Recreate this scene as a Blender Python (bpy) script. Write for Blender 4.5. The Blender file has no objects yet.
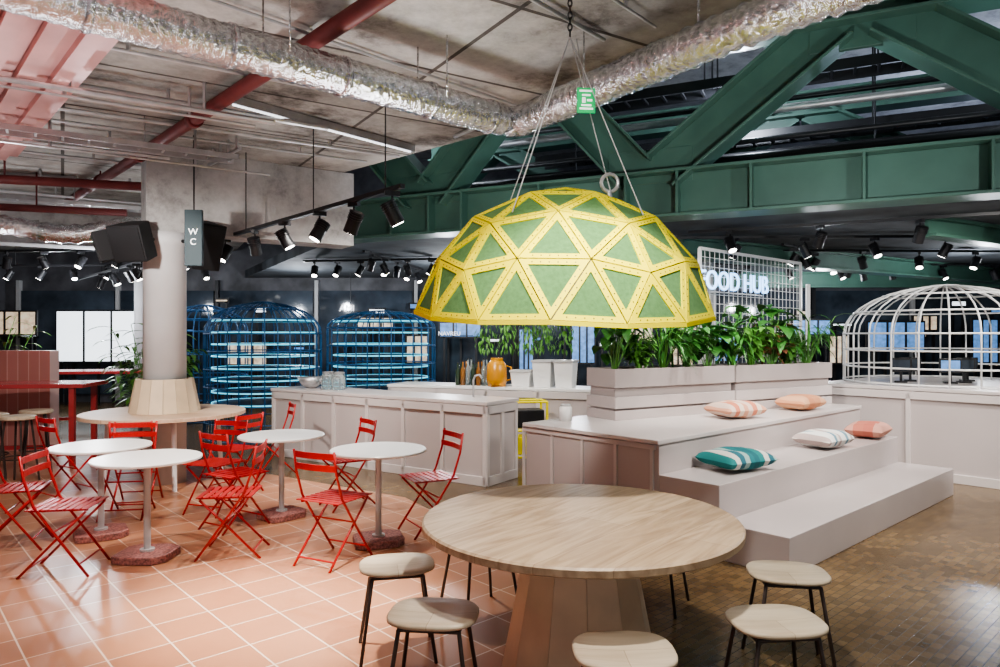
import bpy, bmesh, math, random
from mathutils import Vector, Matrix
random.seed(7)
scene=bpy.context.scene
COL=scene.collection
V=Vector
try:
    scene.view_settings.look='AgX - Medium High Contrast'
    scene.view_settings.exposure=.2
except Exception: pass
# ---------------------------------------------------------------- materials
def newmat(name):
    m=bpy.data.materials.new(name); m.use_nodes=True
    nt=m.node_tree; b=nt.nodes['Principled BSDF']
    return m,nt,b
def pm(name,col,rough=.5,metal=0.0,var=.12,scale=6,bump=0,emit=None,estr=0,trans=0):
    m,nt,b=newmat(name)
    b.inputs['Roughness'].default_value=rough
    b.inputs['Metallic'].default_value=metal
    tc=nt.nodes.new('ShaderNodeTexCoord')
    n=nt.nodes.new('ShaderNodeTexNoise'); n.inputs['Scale'].default_value=scale; n.inputs['Detail'].default_value=5
    nt.links.new(tc.outputs['Object'],n.inputs['Vector'])
    r=nt.nodes.new('ShaderNodeValToRGB')
    r.color_ramp.elements[0].position=.3; r.color_ramp.elements[1].position=.7
    r.color_ramp.elements[0].color=tuple(c*(1-var) for c in col)+(1,)
    r.color_ramp.elements[1].color=tuple(min(1,c*(1+var)) for c in col)+(1,)
    nt.links.new(n.outputs['Fac'],r.inputs['Fac']); nt.links.new(r.outputs['Color'],b.inputs['Base Color'])
    if bump:
        bp=nt.nodes.new('ShaderNodeBump'); bp.inputs['Strength'].default_value=bump; bp.inputs['Distance'].default_value=.02
        nt.links.new(n.outputs['Fac'],bp.inputs['Height']); nt.links.new(bp.outputs['Normal'],b.inputs['Normal'])
    if emit:
        b.inputs['Emission Color'].default_value=tuple(emit)+(1,); b.inputs['Emission Strength'].default_value=estr
    if trans: b.inputs['Transmission Weight'].default_value=trans
    return m
def brickmat(name,c1,c2,mortar,w,h,msize,offset,rot,rough,bump=.15,stain=.25,nscale=1.5):
    m,nt,b=newmat(name)
    mp=nt.nodes.new('ShaderNodeMapping')
    mp.inputs['Rotation'].default_value=(0,0,rot)
    g=nt.nodes.new('ShaderNodeNewGeometry')
    nt.links.new(g.outputs['Position'],mp.inputs['Vector'])
    br=nt.nodes.new('ShaderNodeTexBrick'); br.offset=offset
    br.inputs['Color1'].default_value=c1+(1,); br.inputs['Color2'].default_value=c2+(1,); br.inputs['Mortar'].default_value=mortar+(1,)
    br.inputs['Scale'].default_value=1; br.inputs['Mortar Size'].default_value=msize
    br.inputs['Brick Width'].default_value=w; br.inputs['Row Height'].default_value=h; br.inputs['Bias'].default_value=0
    nt.links.new(mp.outputs['Vector'],br.inputs['Vector'])
    n=nt.nodes.new('ShaderNodeTexNoise'); n.inputs['Scale'].default_value=nscale; n.inputs['Detail'].default_value=8
    nt.links.new(g.outputs['Position'],n.inputs['Vector'])
    mx=nt.nodes.new('ShaderNodeMix'); mx.data_type='RGBA'; mx.blend_type='MULTIPLY'; mx.inputs['Factor'].default_value=stain
    r=nt.nodes.new('ShaderNodeValToRGB'); r.color_ramp.elements[0].position=.3; r.color_ramp.elements[1].position=.7
    r.color_ramp.elements[0].color=(.35,.3,.28,1)
    nt.links.new(n.outputs['Fac'],r.inputs['Fac'])
    nt.links.new(br.outputs['Color'],mx.inputs['A']); nt.links.new(r.outputs['Color'],mx.inputs['B'])
    nt.links.new(mx.outputs['Result'],b.inputs['Base Color'])
    b.inputs['Roughness'].default_value=rough
    bp=nt.nodes.new('ShaderNodeBump'); bp.inputs['Strength'].default_value=bump; bp.inputs['Distance'].default_value=.01; bp.invert=True
    nt.links.new(br.outputs['Fac'],bp.inputs['Height']); nt.links.new(bp.outputs['Normal'],b.inputs['Normal'])
    return m
def woodmat(name,c1,c2,rot=0,plank=.14,rough=.45,c3=(.84,.81,.78),mort=(.6,.53,.46)):
    m,nt,b=newmat(name)
    tc=nt.nodes.new('ShaderNodeTexCoord'); mp=nt.nodes.new('ShaderNodeMapping'); mp.inputs['Rotation'].default_value=(0,0,rot)
    nt.links.new(tc.outputs['Object'],mp.inputs['Vector'])
    mp2=nt.nodes.new('ShaderNodeMapping'); mp2.inputs['Scale'].default_value=(.9,7,3)
    nt.links.new(mp.outputs['Vector'],mp2.inputs['Vector'])
    n=nt.nodes.new('ShaderNodeTexNoise'); n.inputs['Scale'].default_value=1.8; n.inputs['Detail'].default_value=8; n.inputs['Distortion'].default_value=2.2
    nt.links.new(mp2.outputs['Vector'],n.inputs['Vector'])
    r=nt.nodes.new('ShaderNodeValToRGB'); r.color_ramp.elements[0].position=.3; r.color_ramp.elements[1].position=.64
    r.color_ramp.elements[0].color=c1+(1,); r.color_ramp.elements[1].color=c2+(1,)
    nt.links.new(n.outputs['Fac'],r.inputs['Fac'])
    br=nt.nodes.new('ShaderNodeTexBrick'); br.offset=.4
    br.inputs['Color1'].default_value=(1,1,1,1); br.inputs['Color2'].default_value=c3+(1,); br.inputs['Mortar'].default_value=mort+(1,)
    br.inputs['Scale'].default_value=1; br.inputs['Mortar Size'].default_value=.0015
    br.inputs['Brick Width'].default_value=3.1; br.inputs['Row Height'].default_value=plank
    nt.links.new(mp.outputs['Vector'],br.inputs['Vector'])
    mx=nt.nodes.new('ShaderNodeMix'); mx.data_type='RGBA'; mx.blend_type='MULTIPLY'; mx.inputs['Factor'].default_value=1
    nt.links.new(r.outputs['Color'],mx.inputs['A']); nt.links.new(br.outputs['Color'],mx.inputs['B'])
    nt.links.new(mx.outputs['Result'],b.inputs['Base Color']); b.inputs['Roughness'].default_value=rough
    return m
def stripemat(name,cols,scale=9,axis=0,rough=.9):
    m,nt,b=newmat(name)
    tc=nt.nodes.new('ShaderNodeTexCoord'); s=nt.nodes.new('ShaderNodeSeparateXYZ')
    nt.links.new(tc.outputs['Object'],s.inputs[0])
    mu=nt.nodes.new('ShaderNodeMath'); mu.operation='MULTIPLY'; mu.inputs[1].default_value=scale
    nt.links.new(s.outputs[axis],mu.inputs[0])
    fr=nt.nodes.new('ShaderNodeMath'); fr.operation='FRACT'; nt.links.new(mu.outputs[0],fr.inputs[0])
    r=nt.nodes.new('ShaderNodeValToRGB'); r.color_ramp.interpolation='CONSTANT'
    els=r.color_ramp.elements
    for i,c in enumerate(cols):
        p=i/len(cols)
        if i<2: e=els[i]; e.position=p
        else: e=els.new(p)
        e.color=c+(1,)
    nt.links.new(fr.outputs[0],r.inputs['Fac']); nt.links.new(r.outputs['Color'],b.inputs['Base Color'])
    b.inputs['Roughness'].default_value=rough
    return m
def concretemat(name,dark,light,seams=True,sc=1.3):
    m,nt,b=newmat(name)
    g=nt.nodes.new('ShaderNodeNewGeometry')
    mp=nt.nodes.new('ShaderNodeMapping'); mp.inputs['Rotation'].default_value=(0,0,math.radians(-32))
    nt.links.new(g.outputs['Position'],mp.inputs['Vector'])
    n=nt.nodes.new('ShaderNodeTexNoise'); n.inputs['Scale'].default_value=sc; n.inputs['Detail'].default_value=13; n.inputs['Roughness'].default_value=.74
    nt.links.new(g.outputs['Position'],n.inputs['Vector'])
    r=nt.nodes.new('ShaderNodeValToRGB'); e=r.color_ramp.elements
    e[0].position=.34; e[0].color=dark+(1,); e[1].position=.64; e[1].color=light+(1,)
    x=e.new(.48); x.color=tuple((a*.4+c*.6) for a,c in zip(dark,light))+(1,)
    nt.links.new(n.outputs['Fac'],r.inputs['Fac'])
    br=nt.nodes.new('ShaderNodeTexBrick'); br.offset=0
    br.inputs['Color1'].default_value=(1,1,1,1); br.inputs['Color2'].default_value=(.66,.65,.64,1) if seams else (1,1,1,1); br.inputs['Mortar'].default_value=(.2,.18,.17,1) if seams else (1,1,1,1)
    br.inputs['Scale'].default_value=1; br.inputs['Mortar Size'].default_value=.018 if seams else 0
    br.inputs['Brick Width'].default_value=2.4; br.inputs['Row Height'].default_value=1.2
    nt.links.new(mp.outputs['Vector'],br.inputs['Vector'])
    mx=nt.nodes.new('ShaderNodeMix'); mx.data_type='RGBA'; mx.blend_type='MULTIPLY'; mx.inputs['Factor'].default_value=1
    nt.links.new(r.outputs['Color'],mx.inputs['A']); nt.links.new(br.outputs['Color'],mx.inputs['B'])
    nt.links.new(mx.outputs['Result'],b.inputs['Base Color']); b.inputs['Roughness'].default_value=.9
    bp=nt.nodes.new('ShaderNodeBump'); bp.inputs['Strength'].default_value=.4; bp.inputs['Distance'].default_value=.03
    nt.links.new(n.outputs['Fac'],bp.inputs['Height']); nt.links.new(bp.outputs['Normal'],b.inputs['Normal'])
    return m
ANG=math.atan2(.673,.74)
M={}
M['tile']=brickmat('terracotta_tile',(.50,.245,.14),(.42,.195,.11),(.76,.60,.48),.3,.3,.0045,0,-ANG,.28,stain=.25)
M['block']=brickmat('end_grain_block',(.235,.155,.075),(.14,.093,.045),(.07,.048,.027),.075,.05,.0018,.5,-ANG,.25,bump=.2,stain=.65,nscale=1.1)
M['concrete']=concretemat('concrete_slab',(.11,.095,.085),(.57,.55,.52))
M['concrete2']=concretemat('concrete_smooth',(.24,.235,.23),(.50,.495,.49),False,2.2)
M['colpaint']=pm('pale_column_paint',(.60,.60,.61),.6,var=.08,scale=2)
M['darkceil']=pm('dark_ceiling',(.07,.08,.09),.8,var=.5,scale=1.5)
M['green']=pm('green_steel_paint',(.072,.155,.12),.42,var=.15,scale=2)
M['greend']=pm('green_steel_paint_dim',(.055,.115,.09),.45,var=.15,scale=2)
M['red']=pm('red_lacquer',(.42,.014,.014),.35,var=.08)
M['pipered']=pm('oxide_red_pipe',(.15,.03,.03),.55,var=.15)
M['silver']=pm('foil_duct',(.74,.75,.77),.2,metal=1,var=.3,scale=30,bump=1.0)
M['steel']=pm('galvanised_steel',(.50,.50,.51),.4,metal=.7,var=.15)
M['black']=pm('black_metal',(.012,.012,.014),.42,var=.1)
M['matteblack']=pm('matte_black_cabinet',(.010,.010,.012),.75,var=.1)
M['darkteal']=pm('dark_teal_panel',(.008,.03,.04),.6,var=.1)
M['darkmetal']=pm('dark_brown_metal',(.05,.035,.03),.4,var=.1)
M['white']=pm('white_laminate',(.80,.80,.79),.3,var=.02)
M['lilac']=pm('pale_mauve_lacquer',(.50,.445,.435),.26,var=.03,scale=2)
M['lilacw']=pm('pale_warm_lacquer',(.60,.55,.535),.28,var=.03,scale=2)
M['lilacdark']=pm('taupe_lacquer',(.38,.335,.325),.42,var=.04,scale=2)
M['greymetal']=pm('pale_grey_metal',(.5,.5,.5),.4,var=.05)
M['wood']=woodmat('ash_table_wood',(.38,.27,.17),(.58,.45,.31),rot=math.radians(-50),plank=.26)
M['woodp']=pm('ash_pedestal_wood',(.66,.53,.37),.5,var=.12,scale=4)
M['seatwood']=woodmat('stool_wood',(.50,.41,.29),(.62,.53,.40),plank=.6)
M['pinkwood']=woodmat('peach_wood',(.60,.42,.29),(.72,.54,.40),plank=.2)
M['terrazzo']=pm('red_terrazzo',(.30,.125,.11),.6,var=.6,scale=60)
M['yellow']=pm('lemon_yellow_paint',(.90,.78,.0),.6,var=.03)
M['felt']=pm('green_felt',(.10,.215,.075),.95,var=.14,scale=45,bump=.12)
M['blue']=pm('blue_steel',(.025,.12,.28),.4,var=.1)
M['teal']=pm('teal_shelf_light',(.1,.5,.55),.4,var=.1,emit=(.15,.6,.8),estr=1.2)
M['glow']=pm('lamp_glow',(1,1,1),.5,var=0,emit=(1,.95,.88),estr=14)
M['tubeglow']=pm('tube_glow',(1,1,1),.5,var=0,emit=(.9,.95,1),estr=1.6)
M['neon']=pm('neon_glow',(.6,.8,1),.5,var=0,emit=(.28,.55,1),estr=2.8)
M['screen']=pm('screen_glow',(.1,.2,.4),.3,var=.6,scale=9,emit=(.12,.28,.6),estr=.7)
M['warmlit']=pm('warm_lit_shelf',(.6,.5,.4),.4,var=.8,scale=7,emit=(1,.75,.5),estr=.45)
M['bright']=pm('bright_glass',(.9,.95,1),.3,var=.3,scale=3,emit=(.85,.93,1),estr=1.6)
M['glass']=pm('dark_glazing',(.05,.065,.085),.08,var=.7,scale=1.2)
M['leaf']=pm('leaf_green',(.045,.17,.03),.45,var=.5,scale=8)
M['leaf2']=pm('leaf_light_green',(.10,.27,.045),.45,var=.5,scale=8)
M['leaf3']=pm('leaf_rust',(.25,.10,.05),.5,var=.5,scale=8)
M['orange']=pm('amber_plastic',(.9,.42,.03),.25,var=.05,trans=.45)
M['pinkwall']=brickmat('pink_tile',(.62,.27,.24),(.56,.23,.2),(.75,.5,.45),.15,.15,.006,0,0,.4,stain=.1)
M['redtop']=pm('red_table_top',(.42,.05,.05),.22,var=.08)
M['pinklightpaint']=pm('panel_painted_pink_light',(.66,.36,.34),.32,metal=.4,var=.25,scale=1)  # pink light falling on the metal is put into the base colour
M['jar']=pm('clear_glass',(.75,.85,.85),.08,var=.05,trans=.8)
M['bottle']=pm('dark_bottle',(.03,.05,.03),.1,var=.1)
M['bottlea']=pm('amber_bottle',(.25,.11,.03),.1,var=.1)
M['signgreen']=pm('sign_green',(.0,.42,.12),.4,var=.02,emit=(0,.5,.15),estr=.4)
M['signwhite']=pm('sign_white',(.9,.9,.9),.4,var=0,emit=(1,1,1),estr=.7)
M['mall']=pm('mall_wall',(.09,.09,.10),.5,var=.6,scale=2)
# ---------------------------------------------------------------- mesh builder
class MB:
    def __init__(s): s.v=[]; s.f=[]
    def add(s,vs,fs):
        o=len(s.v); s.v+= [V(p) for p in vs]; s.f+=[tuple(i+o for i in f) for f in fs]; return s
    def box(s,c,d,rz=0,mat=None):
        x,y,z=[k/2 for k in d]
        R=mat if mat else Matrix.Rotation(rz,3,'Z')
        vs=[R@V((a*x,b*y,e*z))+V(c) for e in(-1,1) for a,b in((-1,-1),(1,-1),(1,1),(-1,1))]
        return s.add(vs,[(3,2,1,0),(4,5,6,7),(0,1,5,4),(1,2,6,5),(2,3,7,6),(3,0,4,7)])
    def cyl(s,p0,p1,r0,r1=None,n=12):
        r1=r0 if r1 is None else r1
        p0=V(p0);p1=V(p1); d=(p1-p0).normalized()
        u=d.orthogonal().normalized(); w=d.cross(u)
        vs=[]
        for p,r in((p0,r0),(p1,r1)):
            for i in range(n):
                a=2*math.pi*i/n; vs.append(p+(u*math.cos(a)+w*math.sin(a))*r)
        fs=[(i,(i+1)%n,n+(i+1)%n,n+i) for i in range(n)]
        fs+=[tuple(range(n-1,-1,-1)),tuple(range(n,2*n))]
        return s.add(vs,fs)
    def tube(s,pts,r,n=10,closed=False):
        pts=[V(p) for p in pts]; L=len(pts); rings=[]
        u=None
        for i,p in enumerate(pts):
            if closed: d=(pts[(i+1)%L]-pts[i-1])
            else: d=pts[min(i+1,L-1)]-pts[max(i-1,0)]
            d.normalize()
            if u is None: u=d.orthogonal().normalized()
            else:
                u=(u-d*u.dot(d)); u.normalize()
            w=d.cross(u)
            rr=r[i] if isinstance(r,(list,tuple)) else r
            rings.append([p+(u*math.cos(2*math.pi*k/n)+w*math.sin(2*math.pi*k/n))*rr for k in range(n)])
        vs=[q for ring in rings for q in ring]; fs=[]
        for i in range(L if closed else L-1):
            j=(i+1)%L
            for k in range(n): fs.append((i*n+k,i*n+(k+1)%n,j*n+(k+1)%n,j*n+k))
        if not closed: fs+=[tuple(range(n-1,-1,-1)),tuple((L-1)*n+k for k in range(n))]
        return s.add(vs,fs)
    def prism(s,poly,z0,z1):
        n=len(poly); vs=[(p[0],p[1],z0) for p in poly]+[(p[0],p[1],z1) for p in poly]
        return s.add(vs,[tuple(range(n-1,-1,-1)),tuple(range(n,2*n))]+[(i,(i+1)%n,n+(i+1)%n,n+i) for i in range(n)])
    def lathe(s,prof,c=(0,0,0),n=32,rot=0):
        vs=[];k=len(prof)
        for i in range(n):
            a=2*math.pi*i/n+rot
            for r,z in prof: vs.append((c[0]+r*math.cos(a),c[1]+r*math.sin(a),c[2]+z))
        fs=[]
        for i in range(n):
            j=(i+1)%n
            for q in range(k-1): fs.append((i*k+q,j*k+q,j*k+q+1,i*k+q+1))
        fs.append(tuple(i*k for i in range(n-1,-1,-1))); fs.append(tuple(i*k+k-1 for i in range(n)))
        return s.add(vs,fs)
    def obj(s,name,mat,parent=None,smooth=False,bevel=0,label=None,cat=None,kind=None,group=None):
        off=V((0,0,0))
        if parent is None and s.v:
            xs=[p.x for p in s.v]; ys=[p.y for p in s.v]; zs=[p.z for p in s.v]
            off=V(((min(xs)+max(xs))/2,(min(ys)+max(ys))/2,min(zs)))
        me=bpy.data.meshes.new(name); me.from_pydata([p-off for p in s.v],[],s.f); me.update()
        bm=bmesh.new(); bm.from_mesh(me); bmesh.ops.recalc_face_normals(bm,faces=bm.faces); bm.to_mesh(me); bm.free()
        o=bpy.data.objects.new(name,me); COL.objects.link(o); o.location=off
        me.materials.append(M[mat] if isinstance(mat,str) else mat)
        if smooth:
            for p in me.polygons: p.use_smooth=len(p.vertices)<=4
        if bevel:
            b=o.modifiers.new('bevel','BEVEL'); b.width=bevel; b.segments=2; b.limit_method='ANGLE'; b.angle_limit=.7
        if parent: o.parent=parent
        if label: o['label']=label
        if cat: o['category']=cat
        if kind: o['kind']=kind
        if group: o['group']=group
        return o
def thing(name,label,cat,loc,rz=0,group=None):
    e=bpy.data.objects.new(name,None); e.empty_display_size=.1; COL.objects.link(e)
    e.location=loc; e.rotation_euler=(0,0,rz); e['label']=label; e['category']=cat
    if group: e['group']=group
    return e
def copy_thing(root,loc,rz,label=None):
    c=root.copy(); COL.objects.link(c); c.location=loc; c.rotation_euler=(0,0,rz)
    if label: c['label']=label
    def rec(src,dst):
        for ch in list(src.children):
            k=ch.copy(); k.parent=dst; COL.objects.link(k); rec(ch,k)
    rec(root,c)
    return c
A=V((.74,.673,0)); B=V((-.673,.74,0)); Z=V((0,0,1))
def W(o,k,w,z): return V((o[0],o[1],0))+A*k+B*w+Z*z
# ---------------------------------------------------------------- camera
cam=bpy.data.cameras.new('camera'); co=bpy.data.objects.new('camera',cam); COL.objects.link(co)
cam.sensor_width=36; cam.lens=25.2; cam.shift_y=.0015; cam.clip_end=200
co.location=(0,0,1.63); co.rotation_euler=(math.radians(90),0,0); scene.camera=co
# ---------------------------------------------------------------- shell
CZ=3.65
tilepoly=[(-12,-3),(1.3,-3),(.75,3.2),(-.1,5.6),(-.95,7.0),(-3.1,8.45),(-5,9.9),(-12,10.5)]
MB().prism([(-12,-3),(13,-3),(13,17),(-12,17)],-.1,0).obj('floor','block',kind='structure')
MB().prism(tilepoly,.0,.006).obj('floor','tile',kind='structure')
slab=[(-12,-3),(6.5,-3),(1.95,4.1),(-.1,7.0),(-2.6,9.3),(-6.4,16.9),(-12,16.9)]
MB().prism(slab,CZ,CZ+.3).obj('ceiling','concrete',kind='structure')
MB().prism([(13,3.6),(13,17),(-6.2,17),(-2.7,10.75)],3.02,3.2).obj('ceiling','darkceil',kind='structure')
MB().prism([(-12,-3),(13,-3),(13,17),(-12,17)],5.9,6.1).obj('ceiling','concrete2',kind='structure')
MB().prism([(-12,17),(13,17),(13,17.2),(-12,17.2)],0,5.9).obj('wall_back','mall',kind='structure')
MB().prism([(-12.2,-3),(-12,-3),(-12,17.2),(-12.2,17.2)],0,5.9).obj('wall_left','mall',kind='structure')
MB().prism([(13,-3),(13.2,-3),(13.2,17.2),(13,17.2)],0,5.9).obj('wall_right','mall',kind='structure')
wi=1
x=-11.6
while x<12.5:
    MB().box((x+1.15,16.95,1.45),(2.25,.06,2.5)).obj('window_%d'%wi,'glass',kind='structure')
    MB().box((x-.03,16.93,1.5),(.08,.12,2.9)).obj('trim_%d'%wi,'greymetal' if wi%3 else 'black',kind='structure')
    wi+=1; x+=2.4
MB().cyl((3.42,11.6,0),(3.42,11.6,3.02),.11,n=28).obj('trim_93','colpaint',kind='structure',smooth=True)
MB().cyl((-7.2,14.2,0),(-7.2,14.2,3.65),.2,n=28).obj('trim_94','colpaint',kind='structure',smooth=True)
# ---------------------------------------------------------------- green truss
Q0=V((4.9,6.84,0)); TD=V((-.904,.427,0)); TN=V((.427,.904,0)); trz=math.atan2(TD.y,TD.x)
def TP(t,z,n=0): return Q0+TD*t+TN*n+Z*z
def ibeam(mb,p0,p1,h,w,tf=.035,tw=.05,up=None):
    p0=V(p0);p1=V(p1); d=(p1-p0); L=d.length; d.normalize()
    side=TN.copy() if up is None else up
    u=side.cross(d).normalized(); s=d.cross(u).normalized()
    R=Matrix((d,s,u)).transposed()
    c=(p0+p1)/2
    mb.box(c,(L,tw,h-2*tf),mat=R)
    mb.box(c+u*(h/2-tf/2),(L,w,tf),mat=R); mb.box(c-u*(h/2-tf/2),(L,w,tf),mat=R)
truss=thing('steel_truss','large green painted steel truss with wide diagonal members','truss',tuple(TP(2,2.99)))
toff=V(truss.location)
def tobj(mb,name):
    mb.v=[p-toff for p in mb.v]; return mb.obj(name,'green',parent=truss,bevel=.004)
mb=MB(); ibeam(mb,TP(-4,3.265),TP(8.4,3.265),.55,.42)
for t in [-3,-1.6,.1,1.2,2.3,3.1,3.7,4.8,5.9,6.4,7.0,7.9]:
    mb.box(TP(t,3.265),(.03,.4,.49),rz=trz)
tobj(mb,'bottom_chord')
mb=MB(); ibeam(mb,TP(-4,5.15),TP(8.2,5.15),.5,.42); tobj(mb,'top_chord')
for a,za,b,zb in [(3.30,3.54,1.45,4.95),(1.0,4.95,-.9,3.54),(3.6,3.54,4.85,4.95),(5.15,4.95,6.4,3.54),(-1.1,3.54,-3.0,4.95),(6.6,3.54,7.9,4.95)]:
    mb=MB(); ibeam(mb,TP(a,za),TP(b,zb),.5,.40,tf=.03); tobj(mb,'diagonal')
for t,z in [(3.45,3.62),(1.22,4.85),(5.0,4.85),(6.5,3.62)]:
    mb=MB(); mb.box(TP(t,z),(1.0,.07,.40),rz=trz); tobj(mb,'gusset_plate')
def beam(name,p0,p1,h,w,mat,label,cat='beam'):
    mb=MB(); d=(V(p1)-V(p0)).normalized(); ibeam(mb,p0,p1,h,w,up=V((0,0,1)).cross(d).normalized()); return mb.obj(name,mat,label=label,cat=cat,bevel=.003)
beam('steel_beam',(2.6,10.0,2.87),(12.5,16.0,2.87),.3,.3,'green','green painted steel beam under the mezzanine')
beam('steel_beam',(5.0,8.2,2.9),(12.5,12.6,2.9),.24,.22,'green','green painted steel beam under the mezzanine')
beam('steel_beam',(1.5,15.5,2.85),(12.5,15.5,2.85),.34,.22,'green','green painted steel beam in front of glazing')
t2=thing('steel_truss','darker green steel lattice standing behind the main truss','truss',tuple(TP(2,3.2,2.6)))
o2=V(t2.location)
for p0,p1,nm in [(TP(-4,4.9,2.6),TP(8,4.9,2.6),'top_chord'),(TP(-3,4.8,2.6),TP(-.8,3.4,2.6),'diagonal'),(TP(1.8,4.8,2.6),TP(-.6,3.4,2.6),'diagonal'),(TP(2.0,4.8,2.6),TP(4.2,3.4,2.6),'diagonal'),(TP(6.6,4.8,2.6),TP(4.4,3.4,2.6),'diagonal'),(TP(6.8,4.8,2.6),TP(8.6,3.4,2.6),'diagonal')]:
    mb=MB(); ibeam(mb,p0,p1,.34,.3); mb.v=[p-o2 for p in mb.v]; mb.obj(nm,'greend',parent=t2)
for i,(n,z,r) in enumerate([(.55,3.75,.05),(.75,4.0,.035),(.6,4.3,.045),(1.1,3.6,.09),(.9,4.5,.03)]):
    MB().cyl(TP(-4,z,n),TP(6.4,z,n),r).obj('service_pipe','black' if i!=2 else 'steel',label='service pipe running behind the green truss',cat='pipe',smooth=True,group='pipes behind truss')
for n0,z0 in((1.6,3.95),(.95,4.75),(2.1,4.35)):
    mb=MB()
    for t in [i*.25 for i in range(-14,22)]: mb.box(TP(t,z0,n0),(.03,.4,.03),rz=trz)
    mb.box(TP(1,z0+.02,n0-.2),(9.4,.02,.12),rz=trz); mb.box(TP(1,z0+.02,n0+.2),(9.4,.02,.12),rz=trz)
    for t in(-3,-1,1,3,5): mb.cyl(TP(t,z0,n0+.2),TP(t,5.9,n0+.2),.012,n=6)
    mb.obj('cable_tray','black',label='black ladder cable tray above the mezzanine',cat='cable tray')
# ---------------------------------------------------------------- concrete beam + column
b0=V((-3.90,7.66,0)); b1=V((-1.95,8.95,0)); bd=b1-b0; bc=(b0+b1)/2
MB().box((bc.x,bc.y,3.2),(bd.length,.42,.9),rz=math.atan2(bd.y,bd.x)).obj('trim_90','concrete2',kind='structure')
MB().box((-8.2,9.6,3.3),(8,.5,.7),rz=math.radians(28)).obj('trim_91','concrete2',kind='structure')
MB().lathe([(.22,0),(.22,2.6),(.245,2.62),(.245,2.75)],(-3.71,7.75,0),40).obj('trim_92','colpaint',kind='structure',smooth=True)
ct=thing('column_table','round peach wooden table wrapped around a pale column','table',(-3.71,7.75,0))
mb=MB(); n=16
for i in range(n):
    a=2*math.pi*(i+.5)/n
    R=Matrix.Rotation(a,3,'Z'); vs=[]
    for r,z in((.36,.786),(.29,1.15)):
        hw=r*math.tan(math.pi/n)*.97
        for rr,sg in((r,-1),(r,1),(r-.04,.9),(r-.04,-.9)): vs.append(R@V((rr,sg*hw,z)))
    mb.add(vs,[(0,1,2,3),(7,6,5,4),(0,4,5,1),(1,5,6,2),(2,6,7,3),(3,7,4,0)])
mb.obj('stave_collar','woodp',parent=ct)
def ringmesh(ro,ri,z0,z1,n=64):
    m=MB(); vs=[]
    for i in range(n):
        a=2*math.pi*i/n
        for r,z in((ro,z0),(ro,z1),(ri,z1),(ri,z0)): vs.append((r*math.cos(a),r*math.sin(a),z))
    fs=[]
    for i in range(n):
        j=(i+1)%n
        for q in range(4): fs.append((i*4+q,j*4+q,j*4+(q+1)%4,i*4+(q+1)%4))
    return m.add(vs,fs)
ringmesh(.84,.235,.745,.785).obj('table_top','pinkwood',parent=ct,bevel=.004)
for i in range(4):
    a=i*math.pi/2+.6; MB().cyl((.6*math.cos(a),.6*math.sin(a),0),(.55*math.cos(a),.55*math.sin(a),.745),.025).obj('leg','white',parent=ct)
# ---------------------------------------------------------------- ducts
def smoothpath(pts,seg=8,rad=.35):
    out=[V(pts[0])]
    for i in range(1,len(pts)-1):
        p=V(pts[i]); a=V(pts[i-1]); b=V(pts[i+1])
        p0=p+(a-p).normalized()*min(rad,(a-p).length/2); p1=p+(b-p).normalized()*min(rad,(b-p).length/2)
        for k in range(seg+1):
            t=k/seg; out.append(p0*(1-t)**2+p*2*t*(1-t)+p1*t*t)
    out.append(V(pts[-1])); return out
def ribbed(path,step,r,amp):
    out=[]
    for i in range(len(path)-1):
        d=(path[i+1]-path[i]).length; n=max(1,int(d/step))
        for k in range(n): out.append(path[i].lerp(path[i+1],k/n))
    out.append(path[-1])
    rs=[r+amp*(1 if i%2 else -1)+random.uniform(-amp,amp)*.6 for i in range(len(out))]
    return out,rs
p,r=ribbed(smoothpath([(-3.4,2.2,3.24),(-2.1,3.37,3.24),(.02,5.25,3.24)],rad=.3),.03,.115,.003)
mb=MB(); mb.tube(p,r,20)
for f in(.1,.25,.4,.55,.7,.85,.97):
    q=p[int(len(p)*f)]; q2=p[int(len(p)*f)-1]; mb.cyl(q,q2,.126,n=24)
for f in(.35,.6,.85):
    q=p[int(len(p)*f)]; mb.cyl(q+V((.12,-.1,0)),(q.x+.12,q.y-.1,CZ),.006,n=6); mb.cyl(q+V((-.1,.1,0)),(q.x-.1,q.y+.1,CZ),.006,n=6)
mb.obj('foil_duct','silver',smooth=True,label='foil wrapped round ventilation duct hung below concrete slab',cat='duct')
p,r=ribbed(smoothpath([(.06,5.23,3.24),(.12,5.31,3.24),(.2,5.2,3.24),(1.23,3.62,3.22),(1.85,3.1,3.28),(3.6,1.9,3.35)],rad=.35),.03,.105,.008)
mb=MB(); mb.tube(p,r,20)
for f in(.2,.4): 
    q=p[int(len(p)*f)]; mb.cyl(q,(q.x,q.y,CZ),.006,n=6)
mb.obj('foil_duct','silver',smooth=True,label='crinkled flexible foil duct elbow section',cat='duct')
p,r=ribbed(smoothpath([(-8.5,8.2,3.05),(-6.1,8.6,3.0),(-5.6,9.1,2.9),(-4.9,9.3,3.1),(-4.4,10,3.2)],rad=.35),.05,.12,.01)
MB().tube(p,r,14).obj('foil_duct','silver',smooth=True,label='bent flexible foil duct near the column',cat='duct')
mb=MB(); P0=V((1.0,2.1,3.53)); P1=V((-6.4,10.25,3.53)); mb.cyl(P0,P1,.055,n=20)
for k in(.2,.34,.5,.65,.8):
    c=P0.lerp(P1,k); d=(P1-P0).normalized()
    mb.cyl(c-d*.04,c+d*.04,.073,n=20); mb.cyl(c,(c.x,c.y,CZ),.01,n=8)
mb.obj('sprinkler_pipe','pipered',smooth=True,label='dark red pipe with couplings under the slab',cat='pipe')
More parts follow.
